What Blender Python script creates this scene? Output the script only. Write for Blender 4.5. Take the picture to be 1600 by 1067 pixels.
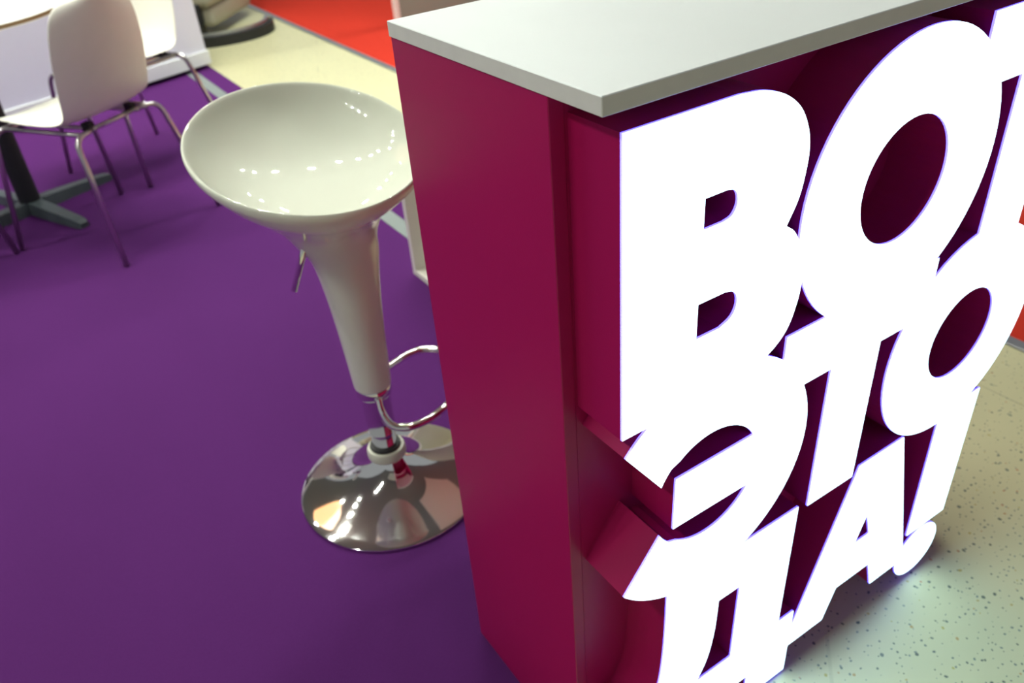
import bpy, bmesh, math, random
from mathutils import Vector, Matrix
random.seed(7)
scene = bpy.context.scene
COL = scene.collection
for o in list(bpy.data.objects):
    bpy.data.objects.remove(o)

# ------------------------------------------------------------------ camera
CAM_R = [[0.8295885, -0.5534262, -0.0741785], [-0.3626971, -0.4330844, -0.8251598], [0.4245395, 0.7114474, -0.5600079]]            # world -> camera rows: right, down, forward
CAM_C = [-0.41083, -0.59117, 1.31287]
cam_data = bpy.data.cameras.new('camera')
cam = bpy.data.objects.new('camera', cam_data)
COL.objects.link(cam)
r_, d_, f_ = [Vector(v) for v in CAM_R]
m = Matrix((r_, -d_, -f_)).transposed().to_4x4()
m.translation = Vector(CAM_C)
cam.matrix_world = m
cam_data.sensor_width = 36.0
cam_data.lens = 29.0782
cam_data.clip_start = 0.02
cam_data.dof.use_dof = True
cam_data.dof.focus_distance = 0.86
cam_data.dof.aperture_fstop = 6.0
scene.camera = cam

# ------------------------------------------------------------------ world and exposure
world = bpy.data.worlds.new('world')
scene.world = world
world.use_nodes = True
wbg = world.node_tree.nodes['Background']
wbg.inputs[0].default_value = (0.92, 0.97, 1.0, 1)
wbg.inputs[1].default_value = 0.31
scene.view_settings.view_transform = 'Standard'
scene.view_settings.look = 'None'
scene.view_settings.gamma = 1.0
scene.view_settings.use_curve_mapping = False
scene.view_settings.exposure = 0.06

LAMP_STRENGTH = 820.0
SIGN_STRENGTH = 3.8

# ------------------------------------------------------------------ materials
def nodes_of(name):
    mt = bpy.data.materials.new(name)
    mt.use_nodes = True
    nt = mt.node_tree
    return mt, nt, nt.nodes, nt.links, nt.nodes['Principled BSDF']

def mat(name, col, rough=0.5, metal=0.0, coat=0.0, noise=0.0, nscale=30.0, bump=0.0, bscale=200.0, spec=0.5):
    mt, nt, N, L, b = nodes_of(name)
    b.inputs['Roughness'].default_value = rough
    b.inputs['Metallic'].default_value = metal
    b.inputs['Coat Weight'].default_value = coat
    b.inputs['Coat Roughness'].default_value = 0.015
    b.inputs['Specular IOR Level'].default_value = spec
    tc = N.new('ShaderNodeTexCoord')
    nz = N.new('ShaderNodeTexNoise')
    nz.inputs['Scale'].default_value = nscale
    nz.inputs['Detail'].default_value = 3
    L.new(tc.outputs['Object'], nz.inputs['Vector'])
    mx = N.new('ShaderNodeMix'); mx.data_type = 'RGBA'
    mx.inputs[6].default_value = tuple(c * (1 - noise) for c in col) + (1,)
    mx.inputs[7].default_value = tuple(min(1, c * (1 + noise)) for c in col) + (1,)
    L.new(nz.outputs['Fac'], mx.inputs[0])
    L.new(mx.outputs[2], b.inputs['Base Color'])
    if bump:
        n2 = N.new('ShaderNodeTexNoise'); n2.inputs['Scale'].default_value = bscale; n2.inputs['Detail'].default_value = 2
        L.new(tc.outputs['Object'], n2.inputs['Vector'])
        bp = N.new('ShaderNodeBump'); bp.inputs['Strength'].default_value = bump; bp.inputs['Distance'].default_value = 0.002
        L.new(n2.outputs['Fac'], bp.inputs['Height']); L.new(bp.outputs['Normal'], b.inputs['Normal'])
    return mt

def emit(name, col, strength):
    mt, nt, N, L, b = nodes_of(name)
    b.inputs['Base Color'].default_value = (0.8, 0.8, 0.8, 1)
    b.inputs['Roughness'].default_value = 0.3
    b.inputs['Emission Color'].default_value = col + (1,)
    b.inputs['Emission Strength'].default_value = strength
    return mt

def carpet(name, col, var):
    mt, nt, N, L, b = nodes_of(name)
    b.inputs['Roughness'].default_value = 0.95
    b.inputs['Specular IOR Level'].default_value = 0.1
    b.inputs['Sheen Weight'].default_value = 0.12
    b.inputs['Sheen Tint'].default_value = col + (1,)
    tc = N.new('ShaderNodeTexCoord')
    a = N.new('ShaderNodeTexNoise'); a.inputs['Scale'].default_value = 380; a.inputs['Detail'].default_value = 4; a.inputs['Roughness'].default_value = 0.8
    c = N.new('ShaderNodeTexNoise'); c.inputs['Scale'].default_value = 2.2; c.inputs['Detail'].default_value = 3
    mp = N.new('ShaderNodeMapping'); mp.inputs['Scale'].default_value = (1.0, 0.35, 1.0); mp.inputs['Rotation'].default_value = (0, 0, 0.5)
    L.new(tc.outputs['Object'], a.inputs['Vector']); L.new(tc.outputs['Object'], mp.inputs['Vector']); L.new(mp.outputs['Vector'], c.inputs['Vector'])
    ad = N.new('ShaderNodeMath'); ad.operation = 'MULTIPLY_ADD'; ad.inputs[1].default_value = 0.6
    L.new(a.outputs['Fac'], ad.inputs[0])
    ml = N.new('ShaderNodeMath'); ml.operation = 'MULTIPLY'; ml.inputs[1].default_value = 0.4
    L.new(c.outputs['Fac'], ml.inputs[0]); L.new(ml.outputs[0], ad.inputs[2])
    mx = N.new('ShaderNodeMix'); mx.data_type = 'RGBA'
    mx.inputs[6].default_value = tuple(v * (1 - var) for v in col) + (1,)
    mx.inputs[7].default_value = tuple(min(1, v * (1 + var)) for v in col) + (1,)
    L.new(ad.outputs[0], mx.inputs[0]); L.new(mx.outputs[2], b.inputs['Base Color'])
    bp = N.new('ShaderNodeBump'); bp.inputs['Strength'].default_value = 0.5; bp.inputs['Distance'].default_value = 0.003
    L.new(a.outputs['Fac'], bp.inputs['Height']); L.new(bp.outputs['Normal'], b.inputs['Normal'])
    return mt

def lino(name):
    mt, nt, N, L, b = nodes_of(name)
    b.inputs['Roughness'].default_value = 0.33
    b.inputs['Specular IOR Level'].default_value = 0.4
    tc = N.new('ShaderNodeTexCoord')
    base = N.new('ShaderNodeTexNoise'); base.inputs['Scale'].default_value = 1.6; base.inputs['Detail'].default_value = 5
    L.new(tc.outputs['Object'], base.inputs['Vector'])
    mx = N.new('ShaderNodeMix'); mx.data_type = 'RGBA'
    mx.inputs[6].default_value = (0.53, 0.51, 0.30, 1); mx.inputs[7].default_value = (0.61, 0.58, 0.36, 1)
    L.new(base.outputs['Fac'], mx.inputs[0])
    cur = mx.outputs[2]
    # flecks of chips pressed into the sheet: three sizes
    for sc, thr, keep, cola, colb, rnd in ((72, 0.11, 0.50, (0.05, 0.07, 0.07), (0.16, 0.20, 0.19), 1.0),
                                      (40, 0.095, 0.70, (0.03, 0.05, 0.05), (0.10, 0.13, 0.12), 1.0),
                                      (50, 0.10, 0.86, (0.45, 0.16, 0.09), (0.42, 0.36, 0.08), 1.0)):
        wob = N.new('ShaderNodeTexNoise'); wob.inputs['Scale'].default_value = sc * 1.4; wob.inputs['Detail'].default_value = 1
        L.new(tc.outputs['Object'], wob.inputs['Vector'])
        wm = N.new('ShaderNodeVectorMath'); wm.operation = 'MULTIPLY_ADD'
        wm.inputs[1].default_value = (0.35 / sc,) * 3
        L.new(wob.outputs['Color'], wm.inputs[0]); L.new(tc.outputs['Object'], wm.inputs[2])
        v = N.new('ShaderNodeTexVoronoi'); v.voronoi_dimensions = '2D'; v.inputs['Scale'].default_value = sc; v.inputs['Randomness'].default_value = rnd
        L.new(wm.outputs[0], v.inputs['Vector'])
        sp = N.new('ShaderNodeSeparateColor'); L.new(v.outputs['Color'], sp.inputs[0])
        tv = N.new('ShaderNodeMath'); tv.operation = 'MULTIPLY_ADD'; tv.inputs[1].default_value = thr * 1.1; tv.inputs[2].default_value = thr * 0.45
        L.new(sp.outputs[2], tv.inputs[0])
        lt = N.new('ShaderNodeMath'); lt.operation = 'LESS_THAN'
        L.new(v.outputs['Distance'], lt.inputs[0]); L.new(tv.outputs[0], lt.inputs[1])
        gt = N.new('ShaderNodeMath'); gt.operation = 'GREATER_THAN'; gt.inputs[1].default_value = keep
        L.new(sp.outputs[0], gt.inputs[0])
        mu = N.new('ShaderNodeMath'); mu.operation = 'MULTIPLY'
        L.new(lt.outputs[0], mu.inputs[0]); L.new(gt.outputs[0], mu.inputs[1])
        sc2 = N.new('ShaderNodeMath'); sc2.operation = 'MULTIPLY'; sc2.inputs[1].default_value = 0.85
        L.new(mu.outputs[0], sc2.inputs[0])
        cc = N.new('ShaderNodeMix'); cc.data_type = 'RGBA'
        cc.inputs[6].default_value = cola + (1,); cc.inputs[7].default_value = colb + (1,)
        L.new(sp.outputs[1], cc.inputs[0])
        mm = N.new('ShaderNodeMix'); mm.data_type = 'RGBA'
        L.new(sc2.outputs[0], mm.inputs[0]); L.new(cur, mm.inputs[6]); L.new(cc.outputs[2], mm.inputs[7])
        cur = mm.outputs[2]
    # long thin scuff lines with a broken course
    for rot, sc, th in ((0.5, 1.1, 0.0026), (1.9, 1.7, 0.0030)):
        mp = N.new('ShaderNodeMapping'); mp.inputs['Rotation'].default_value = (0, 0, rot); mp.inputs['Scale'].default_value = (1.0, 0.45, 1)
        L.new(tc.outputs['Object'], mp.inputs['Vector'])
        v = N.new('ShaderNodeTexVoronoi'); v.voronoi_dimensions = '2D'; v.feature = 'DISTANCE_TO_EDGE'; v.inputs['Scale'].default_value = sc
        L.new(mp.outputs['Vector'], v.inputs['Vector'])
        l2 = N.new('ShaderNodeMath'); l2.operation = 'LESS_THAN'; l2.inputs[1].default_value = th
        L.new(v.outputs['Distance'], l2.inputs[0])
        nz = N.new('ShaderNodeTexNoise'); nz.inputs['Scale'].default_value = 9.0; nz.inputs['Detail'].default_value = 4
        L.new(tc.outputs['Object'], nz.inputs['Vector'])
        g2 = N.new('ShaderNodeMath'); g2.operation = 'MULTIPLY_ADD'; g2.inputs[1].default_value = 3.0; g2.inputs[2].default_value = -1.35; g2.use_clamp = True
        L.new(nz.outputs['Fac'], g2.inputs[0])
        m1 = N.new('ShaderNodeMath'); m1.operation = 'MULTIPLY'
        L.new(l2.outputs[0], m1.inputs[0]); L.new(g2.outputs[0], m1.inputs[1])
        m2 = N.new('ShaderNodeMath'); m2.operation = 'MULTIPLY'; m2.inputs[1].default_value = 0.55
        L.new(m1.outputs[0], m2.inputs[0])
        mm = N.new('ShaderNodeMix'); mm.data_type = 'RGBA'; mm.inputs[7].default_value = (0.17, 0.16, 0.12, 1)
        L.new(m2.outputs[0], mm.inputs[0]); L.new(cur, mm.inputs[6])
        cur = mm.outputs[2]
    L.new(cur, b.inputs['Base Color'])
    return mt

M = dict(
    lino=lino('speckled_linoleum'),
    purple=carpet('purple_carpet_pile', (0.084, 0.016, 0.118), 0.35),
    red=carpet('red_carpet_pile', (0.52, 0.034, 0.018), 0.2),
    magenta=mat('magenta_paint', (0.37, 0.0050, 0.080), 0.36, noise=0.05, nscale=3, spec=0.35, bump=0.04, bscale=500),
    white_laminate=mat('white_laminate', (0.80, 0.845, 0.82), 0.42, noise=0.02, nscale=8, bump=0.03, bscale=600),
    edge_shade=mat('shaded_laminate_edge', (0.66, 0.66, 0.61), 0.5, noise=0.06, nscale=60),  # same white laminate as the top, darkened for the shade on its edges
    sign=emit('lit_acrylic', (0.55, 0.84, 1.0), SIGN_STRENGTH),
    sign_edge=emit('lit_acrylic_edge', (0.07, 0.055, 1.0), 5.5),
    gloss=mat('glossy_white_plastic', (0.73, 0.75, 0.62), 0.5, coat=1.0, noise=0.01, spec=0.1),
    chrome=mat('chrome', (0.83, 0.82, 0.80), 0.06, 1.0, noise=0.02),
    leg_chrome=mat('brushed_chrome', (0.60, 0.58, 0.56), 0.28, 1.0, noise=0.02),
    nylon=mat('translucent_nylon', (0.55, 0.55, 0.44), 0.4, noise=0.03),
    black=mat('black_rubber', (0.012, 0.012, 0.012), 0.6, noise=0.1),
    shell=mat('white_moulded_plastic', (0.80, 0.78, 0.68), 0.42, noise=0.02, bump=0.05, bscale=350),
    table_white=mat('white_table_laminate', (0.82, 0.82, 0.76), 0.4, noise=0.02),
    table_edge=mat('brown_table_edge', (0.22, 0.13, 0.055), 0.5, noise=0.15),
    black_metal=mat('black_powder_coat', (0.010, 0.012, 0.014), 0.6, noise=0.1),
    grey_metal=mat('grey_cast_metal', (0.065, 0.085, 0.090), 0.5, noise=0.15),
    cabinet=mat('white_cabinet_panel', (0.70, 0.70, 0.80), 0.5, noise=0.02),
    plinth=mat('white_plinth', (0.74, 0.76, 0.76), 0.5, noise=0.02),
    tape=mat('grey_cloth_tape', (0.19, 0.22, 0.21), 0.6, noise=0.12, nscale=12),
    trim=mat('aluminium_trim', (0.50, 0.53, 0.56), 0.32, 0.9, noise=0.1),
    cream=mat('cream_plastic', (0.36, 0.34, 0.25), 0.45, noise=0.04),
    panel=mat('beige_grey_panel', (0.25, 0.32, 0.26), 0.6, noise=0.03),
    ceiling=mat('grey_ceiling', (0.25, 0.25, 0.26), 0.9, noise=0.1),
    lamp_black=mat('lamp_housing', (0.03, 0.03, 0.03), 0.5, noise=0.1),
    shade=emit('orange_lamp_shade', (1.0, 0.42, 0.08), 1.3),
    diffuser=emit('lamp_diffuser', (1.0, 0.52, 0.16), 1.4),
    lamp=emit('lamp_lens', (0.95, 1.0, 0.92), LAMP_STRENGTH),
)

# ------------------------------------------------------------------ helpers
def link(o, parent=None):
    COL.objects.link(o)
    if parent is not None:
        o.parent = parent
    return o

def tag(o, label, cat, group=None):
    o['label'] = label; o['category'] = cat
    if group: o['group'] = group
    return o

def thing(name, label, cat, loc=(0, 0, 0), rz=0.0, group=None):
    o = bpy.data.objects.new(name, None)
    o.empty_display_size = 0.05
    link(o); o.location = loc; o.rotation_euler = (0, 0, rz)
    return tag(o, label, cat, group)

def build(name, bm, mats, parent=None, smooth=False):
    bmesh.ops.recalc_face_normals(bm, faces=bm.faces[:])
    me = bpy.data.meshes.new(name)
    bm.to_mesh(me); bm.free()
    for x in (mats if isinstance(mats, (list, tuple)) else [mats]):
        me.materials.append(M[x])
    if smooth:
        for pl in me.polygons: pl.use_smooth = True
    return link(bpy.data.objects.new(name, me), parent)

def box(lo, hi, bevel=0.0, bm=None, seg=2):
    b2 = bmesh.new()
    vs = [b2.verts.new((x, y, z)) for x in (lo[0], hi[0]) for y in (lo[1], hi[1]) for z in (lo[2], hi[2])]
    for f in ((0, 1, 3, 2), (4, 6, 7, 5), (0, 4, 5, 1), (2, 3, 7, 6), (0, 2, 6, 4), (1, 5, 7, 3)):
        b2.faces.new([vs[i] for i in f])
    bmesh.ops.recalc_face_normals(b2, faces=b2.faces[:])
    if bevel:
        bmesh.ops.bevel(b2, geom=b2.edges[:], offset=bevel, segments=seg, affect='EDGES', profile=0.5)
    if bm is None: return b2
    me = bpy.data.meshes.new('t'); b2.to_mesh(me); b2.free(); bm.from_mesh(me); bpy.data.meshes.remove(me)
    return bm

def lathe(prof, seg=64, bm=None, cx=0, cy=0, cap=True):
    bm = bm or bmesh.new()
    rings = []
    for r, z in prof:
        rings.append([bm.verts.new((cx + r * math.cos(2 * math.pi * i / seg), cy + r * math.sin(2 * math.pi * i / seg), z)) for i in range(seg)])
    for a, b in zip(rings, rings[1:]):
        for i in range(seg):
            j = (i + 1) % seg
            bm.faces.new((a[i], a[j], b[j], b[i]))
    if cap:
        bm.faces.new(rings[0]); bm.faces.new(rings[-1])
    return bm

def catmull(pts, n=8, closed=False):
    P = [Vector(q) for q in pts]; out = []
    k = len(P)
    rng = range(k if closed else k - 1)
    for i in rng:
        p1, p2 = P[i], P[(i + 1) % k]
        p0 = P[(i - 1) % k] if (closed or i > 0) else p1 * 2 - p2
        p3 = P[(i + 2) % k] if (closed or i < k - 2) else p2 * 2 - p1
        for s in range(n):
            t = s / n
            out.append(0.5 * ((2 * p1) + (p2 - p0) * t + (2 * p0 - 5 * p1 + 4 * p2 - p3) * t * t + (3 * p1 - p0 - 3 * p2 + p3) * t ** 3))
    if not closed: out.append(P[-1])
    return out

def fillet(pts, rad, n=6):
    """polyline with rounded corners"""
    P = [Vector(q) for q in pts]; out = [P[0]]
    for a, b, c in zip(P, P[1:], P[2:]):
        r = min(rad, (a - b).length * 0.49, (c - b).length * 0.49)
        s, e = b + (a - b).normalized() * r, b + (c - b).normalized() * r
        for k in range(n + 1):
            t = k / n
            out.append(s * (1 - t) ** 2 + b * 2 * t * (1 - t) + e * t * t)
    out.append(P[-1])
    return out

def tube(path, rad, seg=10, bm=None):
    bm = bm or bmesh.new()
    P = [Vector(q) for q in path]
    rad = rad if isinstance(rad, (list, tuple)) else [rad] * len(P)
    t0 = (P[1] - P[0]).normalized()
    nrm = t0.orthogonal().normalized()
    rings = []
    for i, q in enumerate(P):
        t = (P[min(i + 1, len(P) - 1)] - P[max(i - 1, 0)]).normalized()
        nrm = (nrm - t * nrm.dot(t)).normalized()
        bn = t.cross(nrm)
        rings.append([bm.verts.new(q + (nrm * math.cos(2 * math.pi * k / seg) + bn * math.sin(2 * math.pi * k / seg)) * rad[i]) for k in range(seg)])
    for a, b in zip(rings, rings[1:]):
        for k in range(seg):
            j = (k + 1) % seg
            bm.faces.new((a[k], a[j], b[j], b[k]))
    bm.faces.new(rings[0]); bm.faces.new(rings[-1])
    return bm

def auto_smooth(o, ang=0.6):
    for pl in o.data.polygons: pl.use_smooth = True
    b = bmesh.new(); b.from_mesh(o.data)
    for e in b.edges:
        if len(e.link_faces) == 2 and e.calc_face_angle(0) > ang: e.smooth = False
    b.to_mesh(o.data); b.free()
    return o

def copy_thing(root, loc, rz, label):
    c = root.copy(); COL.objects.link(c); c.location = loc; c.rotation_euler = (0, 0, rz); c['label'] = label
    for ch in list(root.children):
        k = ch.copy(); COL.objects.link(k); k.parent = c
        for g in list(ch.children):
            q = g.copy(); COL.objects.link(q); q.parent = k
    return c

def structure(o):
    o['kind'] = 'structure'; return o

# ------------------------------------------------------------------ setting
structure(build('floor', box((-6, -5, -0.05), (8, 11, 0.0)), 'lino'))
structure(build('ceiling', box((-6, -5, 4.2), (8, 11, 4.3)), 'ceiling'))
tag(build('purple_carpet', box((-6, 0.0, 0.0), (0.815, 4.98, 0.004)), 'purple'),
    'purple exhibition carpet under the bar stool, chairs and table', 'carpet')
tag(build('red_carpet', box((1.61, -5, 0.0), (8, 11, 0.006)), 'red'),
    'bright red carpet across the cream aisle', 'carpet')
structure(build('trim_1', box((1.572, -5, 0.0), (1.61, 11, 0.008), 0.003), 'trim'))
tag(build('floor_tape', box((0.655, 1.0, 0.004), (0.715, 4.75, 0.0052)), 'tape'),
    'grey tape strip stuck on the purple carpet near its edge', 'tape')

# ------------------------------------------------------------------ counter with the lit sign
H, T, D, OV, LP = 1.10, 0.0174, 0.3053, 0.0787, 0.0766
W = 0.873
counter = thing('reception_counter', 'magenta counter with white top and glowing white letters on its front', 'counter', (0, 0, 0))
top = build('countertop', box((-0.002, -OV, H - T), (W + 0.015, D, H), 0.0008, seg=1), ['white_laminate', 'edge_shade'], counter)
for pl in top.data.polygons:
    if abs(pl.normal.z) < 0.5: pl.material_index = 1
top['label'] = 'white laminate slab with edges coloured greyer for shade'
zt = H - T
build('side_panel', box((0, 0, 0.004), (0.018, D, zt), 0.0012, seg=2), 'magenta', counter)
build('side_panel', box((W - 0.018, 0, 0.004), (W, D, zt), 0.0012), 'magenta', counter)
build('front_panel', box((0.018, 0.0006, 0.004), (W - 0.018, 0.018, zt), 0.0), 'magenta', counter)
build('shelf', box((0.018, 0.018, 0.55), (W - 0.018, D - 0.03, 0.568)), 'magenta', counter)
build('bottom_board', box((0.018, 0.018, 0.05), (W - 0.018, D - 0.01, 0.068)), 'magenta', counter)

def arc(cx, cz, r, a0, a1, n=24):
    return [(cx + r * math.cos(math.radians(a0 + (a1 - a0) * i / n)), cz + r * math.sin(math.radians(a0 + (a1 - a0) * i / n))) for i in range(n + 1)]

def circle(cx, cz, r, n=64):
    return arc(cx, cz, r, 0, 360, n)[:-1]

def smooth2(pts, n=8):
    return [(v.x, v.y) for v in catmull([(a, b, 0) for a, b in pts], n)]

def prism(name, loops, y0, y1, mats, parent, side_index=0):
    """closed outlines in the x,z plane, filled with holes and extruded from y0 to y1"""
    cu = bpy.data.curves.new('outline', 'CURVE'); cu.dimensions = '2D'; cu.fill_mode = 'BOTH'
    cu.extrude = abs(y1 - y0) / 2
    for lp in loops:
        s = cu.splines.new('POLY'); s.points.add(len(lp) - 1); s.use_cyclic_u = True
        for q, (a, b) in zip(s.points, lp): q.co = (a, b, 0, 1)
    ob = bpy.data.objects.new('outline', cu); COL.objects.link(ob)
    dg = bpy.context.evaluated_depsgraph_get()
    me = bpy.data.meshes.new_from_object(ob.evaluated_get(dg))
    bpy.data.objects.remove(ob); bpy.data.curves.remove(cu)
    me.name = name
    b = bmesh.new(); b.from_mesh(me)
    for v in b.verts:
        x, z, h = v.co
        v.co = (x, (y0 + y1) / 2 + h, z)
    bmesh.ops.remove_doubles(b, verts=b.verts[:], dist=1e-6)
    bmesh.ops.recalc_face_normals(b, faces=b.faces[:])
    b.to_mesh(me); b.free()
    me.materials.clear()
    for x in mats: me.materials.append(M[x])
    for pl in me.polygons:
        pl.use_smooth = False
        pl.material_index = side_index if abs(pl.normal.y) < 0.7 else 0
    return link(bpy.data.objects.new(name, me), parent)

LET = {}
LET['В'] = [
    [(0.021, 0.724), (0.021, 1.063)] + [(0.160, 1.063)] + smooth2([(0.160, 1.063), (0.192, 1.059), (0.222, 1.048), (0.246, 1.030), (0.261, 1.006), (0.267, 0.982), (0.266, 0.957), (0.260, 0.929), (0.246, 0.902)])[1:]
    + smooth2([(0.246, 0.902), (0.261, 0.890), (0.274, 0.868), (0.283, 0.838), (0.284, 0.815), (0.281, 0.793), (0.271, 0.764), (0.252, 0.744), (0.222, 0.730), (0.180, 0.724)])[1:],
    [(0.123, 0.939), (0.123, 0.972), (0.152, 0.972)] + smooth2([(0.152, 0.972), (0.162, 0.969), (0.167, 0.961), (0.167, 0.951), (0.161, 0.942), (0.150, 0.939)])[1:],
    [(0.122, 0.811), (0.122, 0.854), (0.160, 0.854)] + smooth2([(0.160, 0.854), (0.171, 0.851), (0.178, 0.843), (0.179, 0.830), (0.172, 0.818), (0.156, 0.811)])[1:]]
LET['О'] = [circle(0.449, 0.890, 0.1785, 80), circle(0.449, 0.892, 0.0785, 56)]
def tee(xc, bar, st, z1, zb, z0):
    return [[(xc - bar, z1), (xc + bar, z1), (xc + bar, zb), (xc + st, zb), (xc + st, z0), (xc - st, z0), (xc - st, zb), (xc - bar, zb)]]
LET['Т'] = tee(0.703, 0.142, 0.050, 1.061, 0.9715, 0.724)
ce, ze, Ro, Ri = 0.159, 0.580, 0.1760, 0.0835
ang = lambda x, z: math.degrees(math.atan2(z - ze, x - ce))
bt, bb = 0.620, 0.537
xt = ce + math.sqrt(Ri * Ri - (bt - ze) ** 2); xb = ce + math.sqrt(Ri * Ri - (bb - ze) ** 2)
a_up_o, a_up_i = ang(0.026, 0.695), ang(0.078, 0.621)
a_lo_o, a_lo_i = ang(0.021, 0.464) + 360, ang(0.073, 0.535) + 360
LET['Э'] = [arc(ce, ze, Ro, a_up_o, a_lo_o - 360, 64)
            + arc(ce, ze, 0.0885, a_lo_i - 360, a_lo_i - 360 + 20, 6)[:-1] + arc(ce, ze, Ri, a_lo_i - 360 + 26, ang(xb, bb), 24)
            + [(0.102, bb), (0.103, bt)] + arc(ce, ze, Ri, ang(xt, bt), a_up_i - 26, 24) + arc(ce, ze, 0.0885, a_up_i - 20, a_up_i, 6)[1:]]
LET['Т '] = tee(0.419, 0.1465, 0.0495, 0.748, 0.657, 0.410)
LET['О '] = [circle(0.676, 0.579, 0.1755, 80), circle(0.677, 0.579, 0.0755, 56)]
LET['Д'] = [
    [(0.349, 0.421), (0.346, 0.163), (0.382, 0.163), (0.382, 0.007), (0.285, 0.007), (0.285, 0.072), (0.128, 0.072), (0.128, 0.007), (0.030, 0.007), (0.030, 0.163)]
    + smooth2([(0.062, 0.163), (0.080, 0.196), (0.091, 0.240), (0.096, 0.300), (0.0975, 0.360), (0.0975, 0.421)]),
    [(0.241, 0.328), (0.239, 0.164), (0.167, 0.164)] + smooth2([(0.167, 0.164), (0.186, 0.206), (0.196, 0.262), (0.199, 0.328)])[1:]]
LET['А'] = [[(0.484, 0.422), (0.590, 0.422), (0.691, 0.072), (0.597, 0.072), (0.577, 0.139), (0.491, 0.139), (0.468, 0.072), (0.368, 0.072)],
            [(0.5365, 0.287), (0.555, 0.230), (0.517, 0.230)]]
LET['!'] = [[(0.683, 0.422), (0.790, 0.422), (0.790, 0.138), (0.683, 0.138)]]
LET['.'] = [circle(0.7295, 0.0725, 0.0590, 48)]
FACE = 0.003
for ch, loops in LET.items():
    nm = 'exclamation_dot' if ch == '.' else ('exclamation_mark' if ch == '!' else 'letter')
    lt = prism(nm, loops, 0.0006, -(LP - FACE), ['magenta'], counter)
    lt['label'] = ('round dot of the exclamation mark' if ch == '.' else 'stroke of the exclamation mark' if ch == '!' else 'raised letter ' + ch.strip() + ' with glowing white face')
    prism('lit_face', loops, -(LP - FACE), -LP, ['sign', 'sign_edge'], lt, 1)

# ------------------------------------------------------------------ bar stool
SX, SY = 0.0516, 0.7673
stool = thing('bar_stool', 'glossy white bar stool with bowl seat on chrome trumpet base', 'stool', (SX, SY, 0.004))
ZC = -0.004

def seat_mesh():
    bm = bmesh.new(); n = 72
    # rim: tilted, slightly off the axis, low at the front (-y), high at the back
    ox, oy, z0, ra, rb = -0.026, 0.010, 0.812, 0.203, 0.211
    gx, gy = -0.043, 0.255
    def rimz(x, y):
        t = gx * x + gy * y
        return z0 + t
    rings = []
    def ring(fr, dz, k, absz=None, rabs=None, w=1.0, up=0.0):
        """fr: fraction of the rim radius, or rabs about the axis; w: how much of the rim's shape is felt"""
        R_ = []
        for i in range(n):
            a = 2 * math.pi * i / n
            rx, ry = ox + ra * math.cos(a), oy + rb * math.sin(a)
            if rabs is None:
                x, y = rx * fr, ry * fr
                z = rimz(rx, ry) + dz if absz is None else absz * (1 - w) + (rimz(rx, ry) + dz) * w
                z += up * max(0.0, math.cos(a - math.radians(-25))) ** 1.5   # the front lip flares smoothly into the stem
            else:
                x, y = rabs * math.cos(a), rabs * math.sin(a); z = absz
            R_.append(bm.verts.new((x, y, z + ZC)))
        rings.append(R_)
    # outer skin, bottom of the stem upwards
    for r, z in ((0.030, 0.290), (0.0385, 0.288), (0.0395, 0.292), (0.0425, 0.36), (0.0475, 0.45), (0.0525, 0.51), (0.0585, 0.565), (0.0660, 0.605)):
        ring(0, 0, 0, absz=z, rabs=r)
    for fr, dz, az, w, up in ((0.365, -0.10, 0.632, 0.0, 0.0), (0.42, -0.10, 0.656, 0.03, 0.004), (0.50, -0.10, 0.677, 0.12, 0.009), (0.60, -0.085, 0.695, 0.30, 0.015), (0.70, -0.072, 0.716, 0.52, 0.018),
                          (0.80, -0.055, 0.740, 0.75, 0.018), (0.89, -0.038, 0.75, 0.93, 0.014), (0.955, -0.020, 0.76, 1.0, 0.007), (0.987, -0.011, 0.8, 1.0, 0.002), (1.0, 0.0, 0.8, 1.0, 0), (0.994, 0.006, 0.8, 1.0, 0), (0.978, 0.007, 0.8, 1.0, 0),
                          (0.955, 0.001, 0.8, 1.0, 0), (0.92, -0.014, 0.78, 1.0, 0), (0.85, -0.032, 0.765, 0.93, 0.006), (0.74, -0.050, 0.756, 0.82, 0.010), (0.60, -0.064, 0.749, 0.62, 0.008), (0.42, -0.073, 0.743, 0.38, 0.004), (0.22, -0.078, 0.740, 0.15, 0), (0.08, -0.078, 0.7395, 0.04, 0)):
        ring(fr, dz, 0, absz=az, w=w, up=up)
    for a, b in zip(rings, rings[1:]):
        for i in range(n):
            j = (i + 1) % n
            bm.faces.new((a[i], a[j], b[j], b[i]))
    bm.faces.new(rings[0]); bm.faces.new(rings[-1])
    return bm
so = build('seat', seat_mesh(), 'gloss', stool, True)
ss = so.modifiers.new('sub', 'SUBSURF'); ss.levels = 1; ss.render_levels = 2
base = auto_smooth(build('base', lathe([(0.19, 0.0), (0.2065, 0.0005), (0.2085, 0.003), (0.2080, 0.0065), (0.2045, 0.0085), (0.185, 0.013), (0.160, 0.0195), (0.135, 0.0275), (0.110, 0.0375), (0.088, 0.0490), (0.070, 0.0610), (0.056, 0.0730), (0.046, 0.0850), (0.0405, 0.0950)], 96), 'chrome', stool))
auto_smooth(build('collar_ring', lathe([(0.030, 0.090), (0.0405, 0.091), (0.0425, 0.095), (0.0425, 0.110), (0.0395, 0.116), (0.030, 0.117)], 48), 'nylon', stool))
auto_smooth(build('rubber_seal', lathe([(0.0272, 0.116), (0.0330, 0.117), (0.0345, 0.120), (0.0330, 0.124), (0.0272, 0.125)], 48), 'black', stool))
auto_smooth(build('lower_tube', lathe([(0.0270, 0.10), (0.0270, 0.170)], 48), 'chrome', stool))
auto_smooth(build('column', lathe([(0.0270, 0.1605), (0.0300, 0.162), (0.0305, 0.165), (0.0305, 0.29)], 48), 'chrome', stool))
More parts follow.
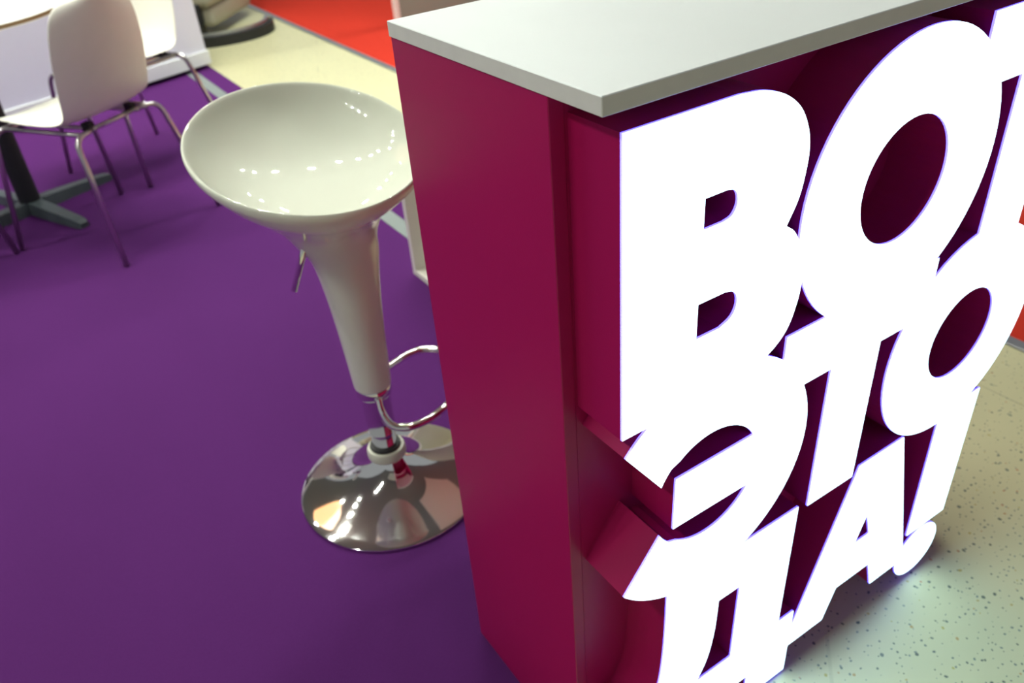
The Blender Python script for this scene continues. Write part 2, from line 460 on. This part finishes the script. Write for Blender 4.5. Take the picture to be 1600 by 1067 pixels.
auto_smooth(build('collar', lathe([(0.0305, 0.2615), (0.0360, 0.262), (0.0375, 0.265), (0.0375, 0.281), (0.0360, 0.284), (0.0305, 0.2845)], 48), 'chrome', stool))
fr = [(0.045, 0.735, 0.276), (0.043, 0.722, 0.245), (0.050, 0.698, 0.222), (0.075, 0.680, 0.215), (0.115, 0.674, 0.215), (0.160, 0.684, 0.215), (0.205, 0.708, 0.215), (0.243, 0.745, 0.215), (0.268, 0.790, 0.215),
      (0.277, 0.840, 0.215), (0.268, 0.885, 0.215), (0.240, 0.913, 0.215), (0.200, 0.915, 0.216), (0.150, 0.900, 0.218), (0.105, 0.878, 0.224), (0.076, 0.845, 0.242), (0.064, 0.803, 0.276)]
build('footrest', tube(catmull([(a - SX, b - SY, c + ZC) for a, b, c in fr], 6), 0.0085, 12), 'chrome', stool, True)
lv = [(-0.010 - SX, 0.750 - SY, 0.672), (-0.021 - SX, 0.747 - SY, 0.660), (-0.066 - SX, 0.744 - SY, 0.572)]
build('lever', tube(fillet([(a, b, c + ZC) for a, b, c in lv], 0.01), 0.0062, 12), 'chrome', stool, True)

# ------------------------------------------------------------------ shell chairs
CHAIR_GROUP = 'white shell chairs around the round table'
def make_chair(loc, rz, label):
    """local axes: +y the way the sitter faces, +x his right"""
    t = thing('shell_chair', label, 'chair', loc, rz, CHAIR_GROUP)
    prof = [(0.215, 0.448, 0.150), (0.212, 0.462, 0.178), (0.185, 0.469, 0.200), (0.11, 0.468, 0.214), (0.02, 0.463, 0.220), (-0.07, 0.461, 0.217), (-0.135, 0.468, 0.207),
            (-0.180, 0.490, 0.199), (-0.205, 0.530, 0.201), (-0.220, 0.590, 0.204), (-0.234, 0.660, 0.203), (-0.247, 0.730, 0.196), (-0.257, 0.790, 0.182), (-0.263, 0.828, 0.158), (-0.266, 0.848, 0.118), (-0.267, 0.854, 0.070)]
    bm = bmesh.new(); nx = 12; rows = []
    for k, (y, z, w) in enumerate(prof):
        row = []
        for i in range(nx + 1):
            u = -1 + 2 * i / nx
            lift = 0.018 * abs(u) ** 3
            if k >= 8:   # back: side edges wrap forward
                row.append(bm.verts.new((u * w, y + 0.050 * u * u, z)))
            else:
                row.append(bm.verts.new((u * w, y + 0.050 * u * u * max(0, (k - 5) / 3) if k > 5 else y - (0.02 * u * u if k < 2 else 0), z + (lift if k > 1 else lift * 0.4) * (1 - max(0, k - 5) / 3))))
        rows.append(row)
    for a, b in zip(rows, rows[1:]):
        for i in range(nx):
            bm.faces.new((a[i], a[i + 1], b[i + 1], b[i]))
    sh = build('shell', bm, 'shell', t, True)
    so = sh.modifiers.new('thick', 'SOLIDIFY'); so.thickness = 0.007; so.offset = 0
    sb = sh.modifiers.new('sub', 'SUBSURF'); sb.levels = 1; sb.render_levels = 2
    for sx in (-1, 1):
        # front and rear leg of a side: from under the seat out, bend, down
        for fy, by in ((0.250, 0.215), (-0.255, -0.165)):
            pts = [(sx * 0.10, by * 0.90, 0.436), (sx * 0.198, by * 1.0, 0.434), (sx * 0.255, fy, 0.004)]
            build('leg', tube(fillet(pts, 0.045, 7), 0.0095, 10), 'leg_chrome', t, True)
    fb = tube([(-0.10, -0.16, 0.436), (-0.10, 0.16, 0.436)], 0.0085, 10)
    tube([(0.10, -0.16, 0.436), (0.10, 0.16, 0.436)], 0.0085, 10, fb)
    tube([(-0.10, 0.10, 0.436), (0.10, 0.10, 0.436)], 0.0085, 10, fb)
    tube([(-0.10, -0.148, 0.436), (0.10, -0.148, 0.436)], 0.0085, 10, fb)
    for sx in (-0.160, 0.160):
        tube([(sx, -0.165, 0.435), (sx, 0.215, 0.435)], 0.0085, 10, fb)
    build('seat_frame', fb, 'leg_chrome', t, True)
    for bx_ in (-0.10, 0.10):
        for by_ in (-0.13, 0.13):
            build('mounting_block', box((bx_ - 0.014, by_ - 0.018, 0.430), (bx_ + 0.014, by_ + 0.018, 0.4585), 0.003), 'black', t)
    return t
def facing(dx, dy): return math.atan2(dy, dx) - math.pi / 2
ch1 = make_chair((-0.139, 2.690, 0.004), facing(-0.57, 0.82), 'white shell chair with its grey-shaded back turned to the bar stool')
ch2 = copy_thing(ch1, (0.140, 3.370, 0.004), facing(-0.446, -0.246), 'white shell chair between the round table and the pale cabinet')
ch3 = copy_thing(ch1, (-0.866, 2.694, 0.004), facing(0.61, 0.79), 'white shell chair of which only one thin chrome leg shows beside the table')

# ------------------------------------------------------------------ round table
TX, TY = -0.400, 3.130
tb = thing('round_table', 'round white table with brown edge on black post and grey cross foot', 'table', (TX, TY, 0.004))
auto_smooth(build('tabletop', lathe([(0.34, 0.744), (0.372, 0.744), (0.374, 0.747), (0.374, 0.761), (0.372, 0.7635)], 80), ['table_white', 'table_edge'], tb))
tt = tb.children[0]
for pl in tt.data.polygons:
    if abs(pl.normal.z) < 0.5: pl.material_index = 1
build('post', lathe([(0.040, 0.03), (0.040, 0.735)], 32), 'black_metal', tb, False)
auto_smooth(tb.children[1])
build('mounting_plate', box((-0.13, -0.13, 0.733), (0.13, 0.13, 0.744), 0.002), 'black_metal', tb)
for k in range(4):
    a = math.radians(23 + 90 * k)
    bm = bmesh.new()
    # tapered arm
    sec = [(0.0, 0.034, 0.050), (0.12, 0.032, 0.044), (0.30, 0.026, 0.032), (0.345, 0.024, 0.026), (0.36, 0.018, 0.020)]
    rg = []
    for s, w, h in sec:
        rg.append([bm.verts.new((s * math.cos(a) - q * math.sin(a), s * math.sin(a) + q * math.cos(a), zz)) for q, zz in ((-w, 0.0), (w, 0.0), (w * 0.8, h), (-w * 0.8, h))])
    for A, B in zip(rg, rg[1:]):
        for i in range(4): bm.faces.new((A[i], A[(i + 1) % 4], B[(i + 1) % 4], B[i]))
    bm.faces.new(rg[0]); bm.faces.new(rg[-1])
    build('foot_arm', bm, 'grey_metal', tb)

# ------------------------------------------------------------------ pale cabinet behind the chairs
cab = thing('pale_cabinet', 'pale lavender-white cabinet with plinth standing at the carpet edge', 'cabinet', (0.812, 4.733, 0.004), math.atan2(0.302, 0.953))
build('body', box((-2.0, 0.0, 0.104), (0.0, 0.55, 0.95), 0.002), 'cabinet', cab)
build('plinth', box((-2.012, -0.012, 0.026), (0.010, 0.55, 0.104), 0.003), 'plinth', cab)
build('toe_kick', box((-1.96, 0.05, 0.0), (-0.04, 0.50, 0.026)), 'black', cab)  # recessed base in black: the shadow under the plinth put into its colour

# ------------------------------------------------------------------ floor cleaning machine in the aisle
fm = thing('floor_scrubber', 'cream floor cleaning machine with dark curved squeegee in the aisle', 'machine', (1.08, 5.62, 0.0), math.radians(-40))
build('body', box((-0.34, -0.16, 0.20), (0.13, 0.62, 0.70), 0.05, seg=4), 'cream', fm, True)
build('skirt', box((-0.32, -0.12, 0.075), (0.11, 0.55, 0.205), 0.03, seg=3), 'cream', fm, True)
bm = lathe([(0.03, -0.025), (0.075, -0.025), (0.08, -0.018), (0.08, 0.018), (0.075, 0.025), (0.03, 0.025)], 28)
bmesh.ops.rotate(bm, verts=bm.verts[:], matrix=Matrix.Rotation(math.pi / 2, 3, 'Y'))
bmesh.ops.translate(bm, verts=bm.verts[:], vec=(0.0, -0.16, 0.08))
build('caster_wheel', bm, 'black', fm)
build('caster_fork', box((-0.045, -0.19, 0.10), (0.045, -0.13, 0.23), 0.01), 'black_metal', fm)
arcp = [(0.44 * math.sin(t), -0.02 - 0.36 * math.cos(t) + 0.0, 0.0) for t in [math.radians(-80 + 195 * i / 24) for i in range(25)]]
def bar(path, w, z0, z1):
    bm = bmesh.new(); rg = []
    for i, q in enumerate(path):
        a, b = Vector(path[max(0, i - 1)]), Vector(path[min(len(path) - 1, i + 1)])
        t = (b - a).normalized(); nn = Vector((-t.y, t.x, 0))
        q = Vector(q)
        rg.append([bm.verts.new(q + nn * s + Vector((0, 0, z))) for s, z in ((-w, z0), (w, z0), (w, z1), (-w, z1))])
    for A, B in zip(rg, rg[1:]):
        for i in range(4): bm.faces.new((A[i], A[(i + 1) % 4], B[(i + 1) % 4], B[i]))
    bm.faces.new(rg[0]); bm.faces.new(rg[-1])
    return bm
sq = build('squeegee', bar(arcp, 0.016, 0.0, 0.065), 'black', fm)
build('squeegee_rail', bar([(x * 0.93, y * 0.93, z) for x, y, z in arcp], 0.013, 0.060, 0.085), 'trim', sq)
build('squeegee_arm', box((-0.03, -0.36, 0.066), (0.03, -0.10, 0.10), 0.005), 'black_metal', fm)

# ------------------------------------------------------------------ white open shelf box behind the counter
sb = thing('open_shelf_box', 'low white open box shelf on the carpet behind the counter', 'shelf', (0.552, 1.18, 0.004))
HB, WB, DB, TB = 0.40, 0.43, 0.36, 0.020
build('side_panel', box((0, WB - TB, TB), (DB, WB, HB - TB), 0.001), 'shell', sb)
build('side_panel', box((0, 0, TB), (DB, TB, HB - TB), 0.001), 'shell', sb)
build('bottom_panel', box((0, 0, 0), (DB, WB, TB), 0.001), 'shell', sb)
build('top_panel', box((0, 0, HB - TB), (DB, WB, HB), 0.001), 'shell', sb)

# ------------------------------------------------------------------ panel standing on the red carpet
pn = thing('partition_panel', 'beige grey partition panel with white edge on the red carpet', 'partition', (2.06, 4.66, 0.006))
build('board', box((0.03, 0.0, 0.0), (1.6, 0.04, 2.2)), 'panel', pn)
build('edge_profile', box((0.0, -0.006, 0.0), (0.03, 0.046, 2.2), 0.003), 'table_white', pn)

# ------------------------------------------------------------------ spotlight bars under the ceiling
LG = 'spotlight bars under the ceiling'
def make_lamp(loc, rz):
    t = thing('spotlight_bar', 'black spotlight bar with four round lamps under the grey ceiling', 'lamp', loc, rz, LG)
    build('rail', box((-0.72, -0.02, -0.34), (0.72, 0.02, -0.30), 0.004), 'lamp_black', t)
    for sx in (-0.4, 0.4):
        build('drop_rod', tube([(sx, 0, -0.31), (sx, 0, 0.0)], 0.008, 8), 'lamp_black', t)
    for k in range(4):
        x = -0.63 + 0.42 * k
        hd = auto_smooth(build('lamp_head', lathe([(0.02, -0.335), (0.035, -0.36), (0.052, -0.45), (0.052, -0.50), (0.047, -0.50), (0.047, -0.485), (0.01, -0.484)], 20, cx=x), 'lamp_black', t))
        build('lens', lathe([(0.0455, -0.490), (0.0455, -0.486)], 20, cx=x), 'lamp', hd)
    return t
CEIL = 4.2
spots = [(-1.6, 2.9, 0.1), (0.1, 2.6, 0.0), (1.9, 2.8, 0.0), (-1.3, 4.4, 0.0), (0.7, 4.2, 0.1), (2.4, 4.6, 0.0), (-2.3, 0.35, 1.4)]
l0 = make_lamp((spots[0][0], spots[0][1], CEIL), spots[0][2])
for x, y, a in spots[1:]:
    copy_thing(l0, (x, y, CEIL), a, l0['label'])

# ------------------------------------------------------------------ pendant lamp over the round table and unseen white panels added for reflections in the chrome
pl_ = thing('pendant_lamp', 'large orange drum lamp hanging over the round table', 'lamp', (-0.95, 3.55, CEIL))
auto_smooth(build('shade', lathe([(0.46, -1.45), (0.46, -0.95), (0.452, -0.95), (0.452, -1.45)], 48, cap=False), 'shade', pl_))
auto_smooth(build('diffuser', lathe([(0.449, -1.435), (0.449, -1.43)], 48), 'diffuser', pl_))
build('cable', tube([(0, 0, -1.43), (0, 0, 0.0)], 0.006, 8), 'lamp_black', pl_)
for (x0, y0, x1, y1), z, lb in (((-1.9, -3.0, 0.4, -1.4), 3.5, "added white reflection panel, unseen, over the bare floor before the glowing letters"), ((1.1, 0.6, 3.2, 2.1), 3.3, 'added white reflection panel, unseen, above the red carpet edge')):
    cp = thing('reflection_panel', lb, 'panel', ((x0 + x1) / 2, (y0 + y1) / 2, CEIL))
    hx, hy = (x1 - x0) / 2, (y1 - y0) / 2
    build('board', box((-hx, -hy, z - CEIL), (hx, hy, z - CEIL + 0.04), 0.004), 'plinth', cp)
    for sx in (-1, 1):
        for sy in (-1, 1):
            build('wire', tube([(sx * hx * 0.9, sy * hy * 0.9, z - CEIL + 0.03), (sx * hx * 0.9, sy * hy * 0.9, 0.0)], 0.003, 6), 'lamp_black', cp)
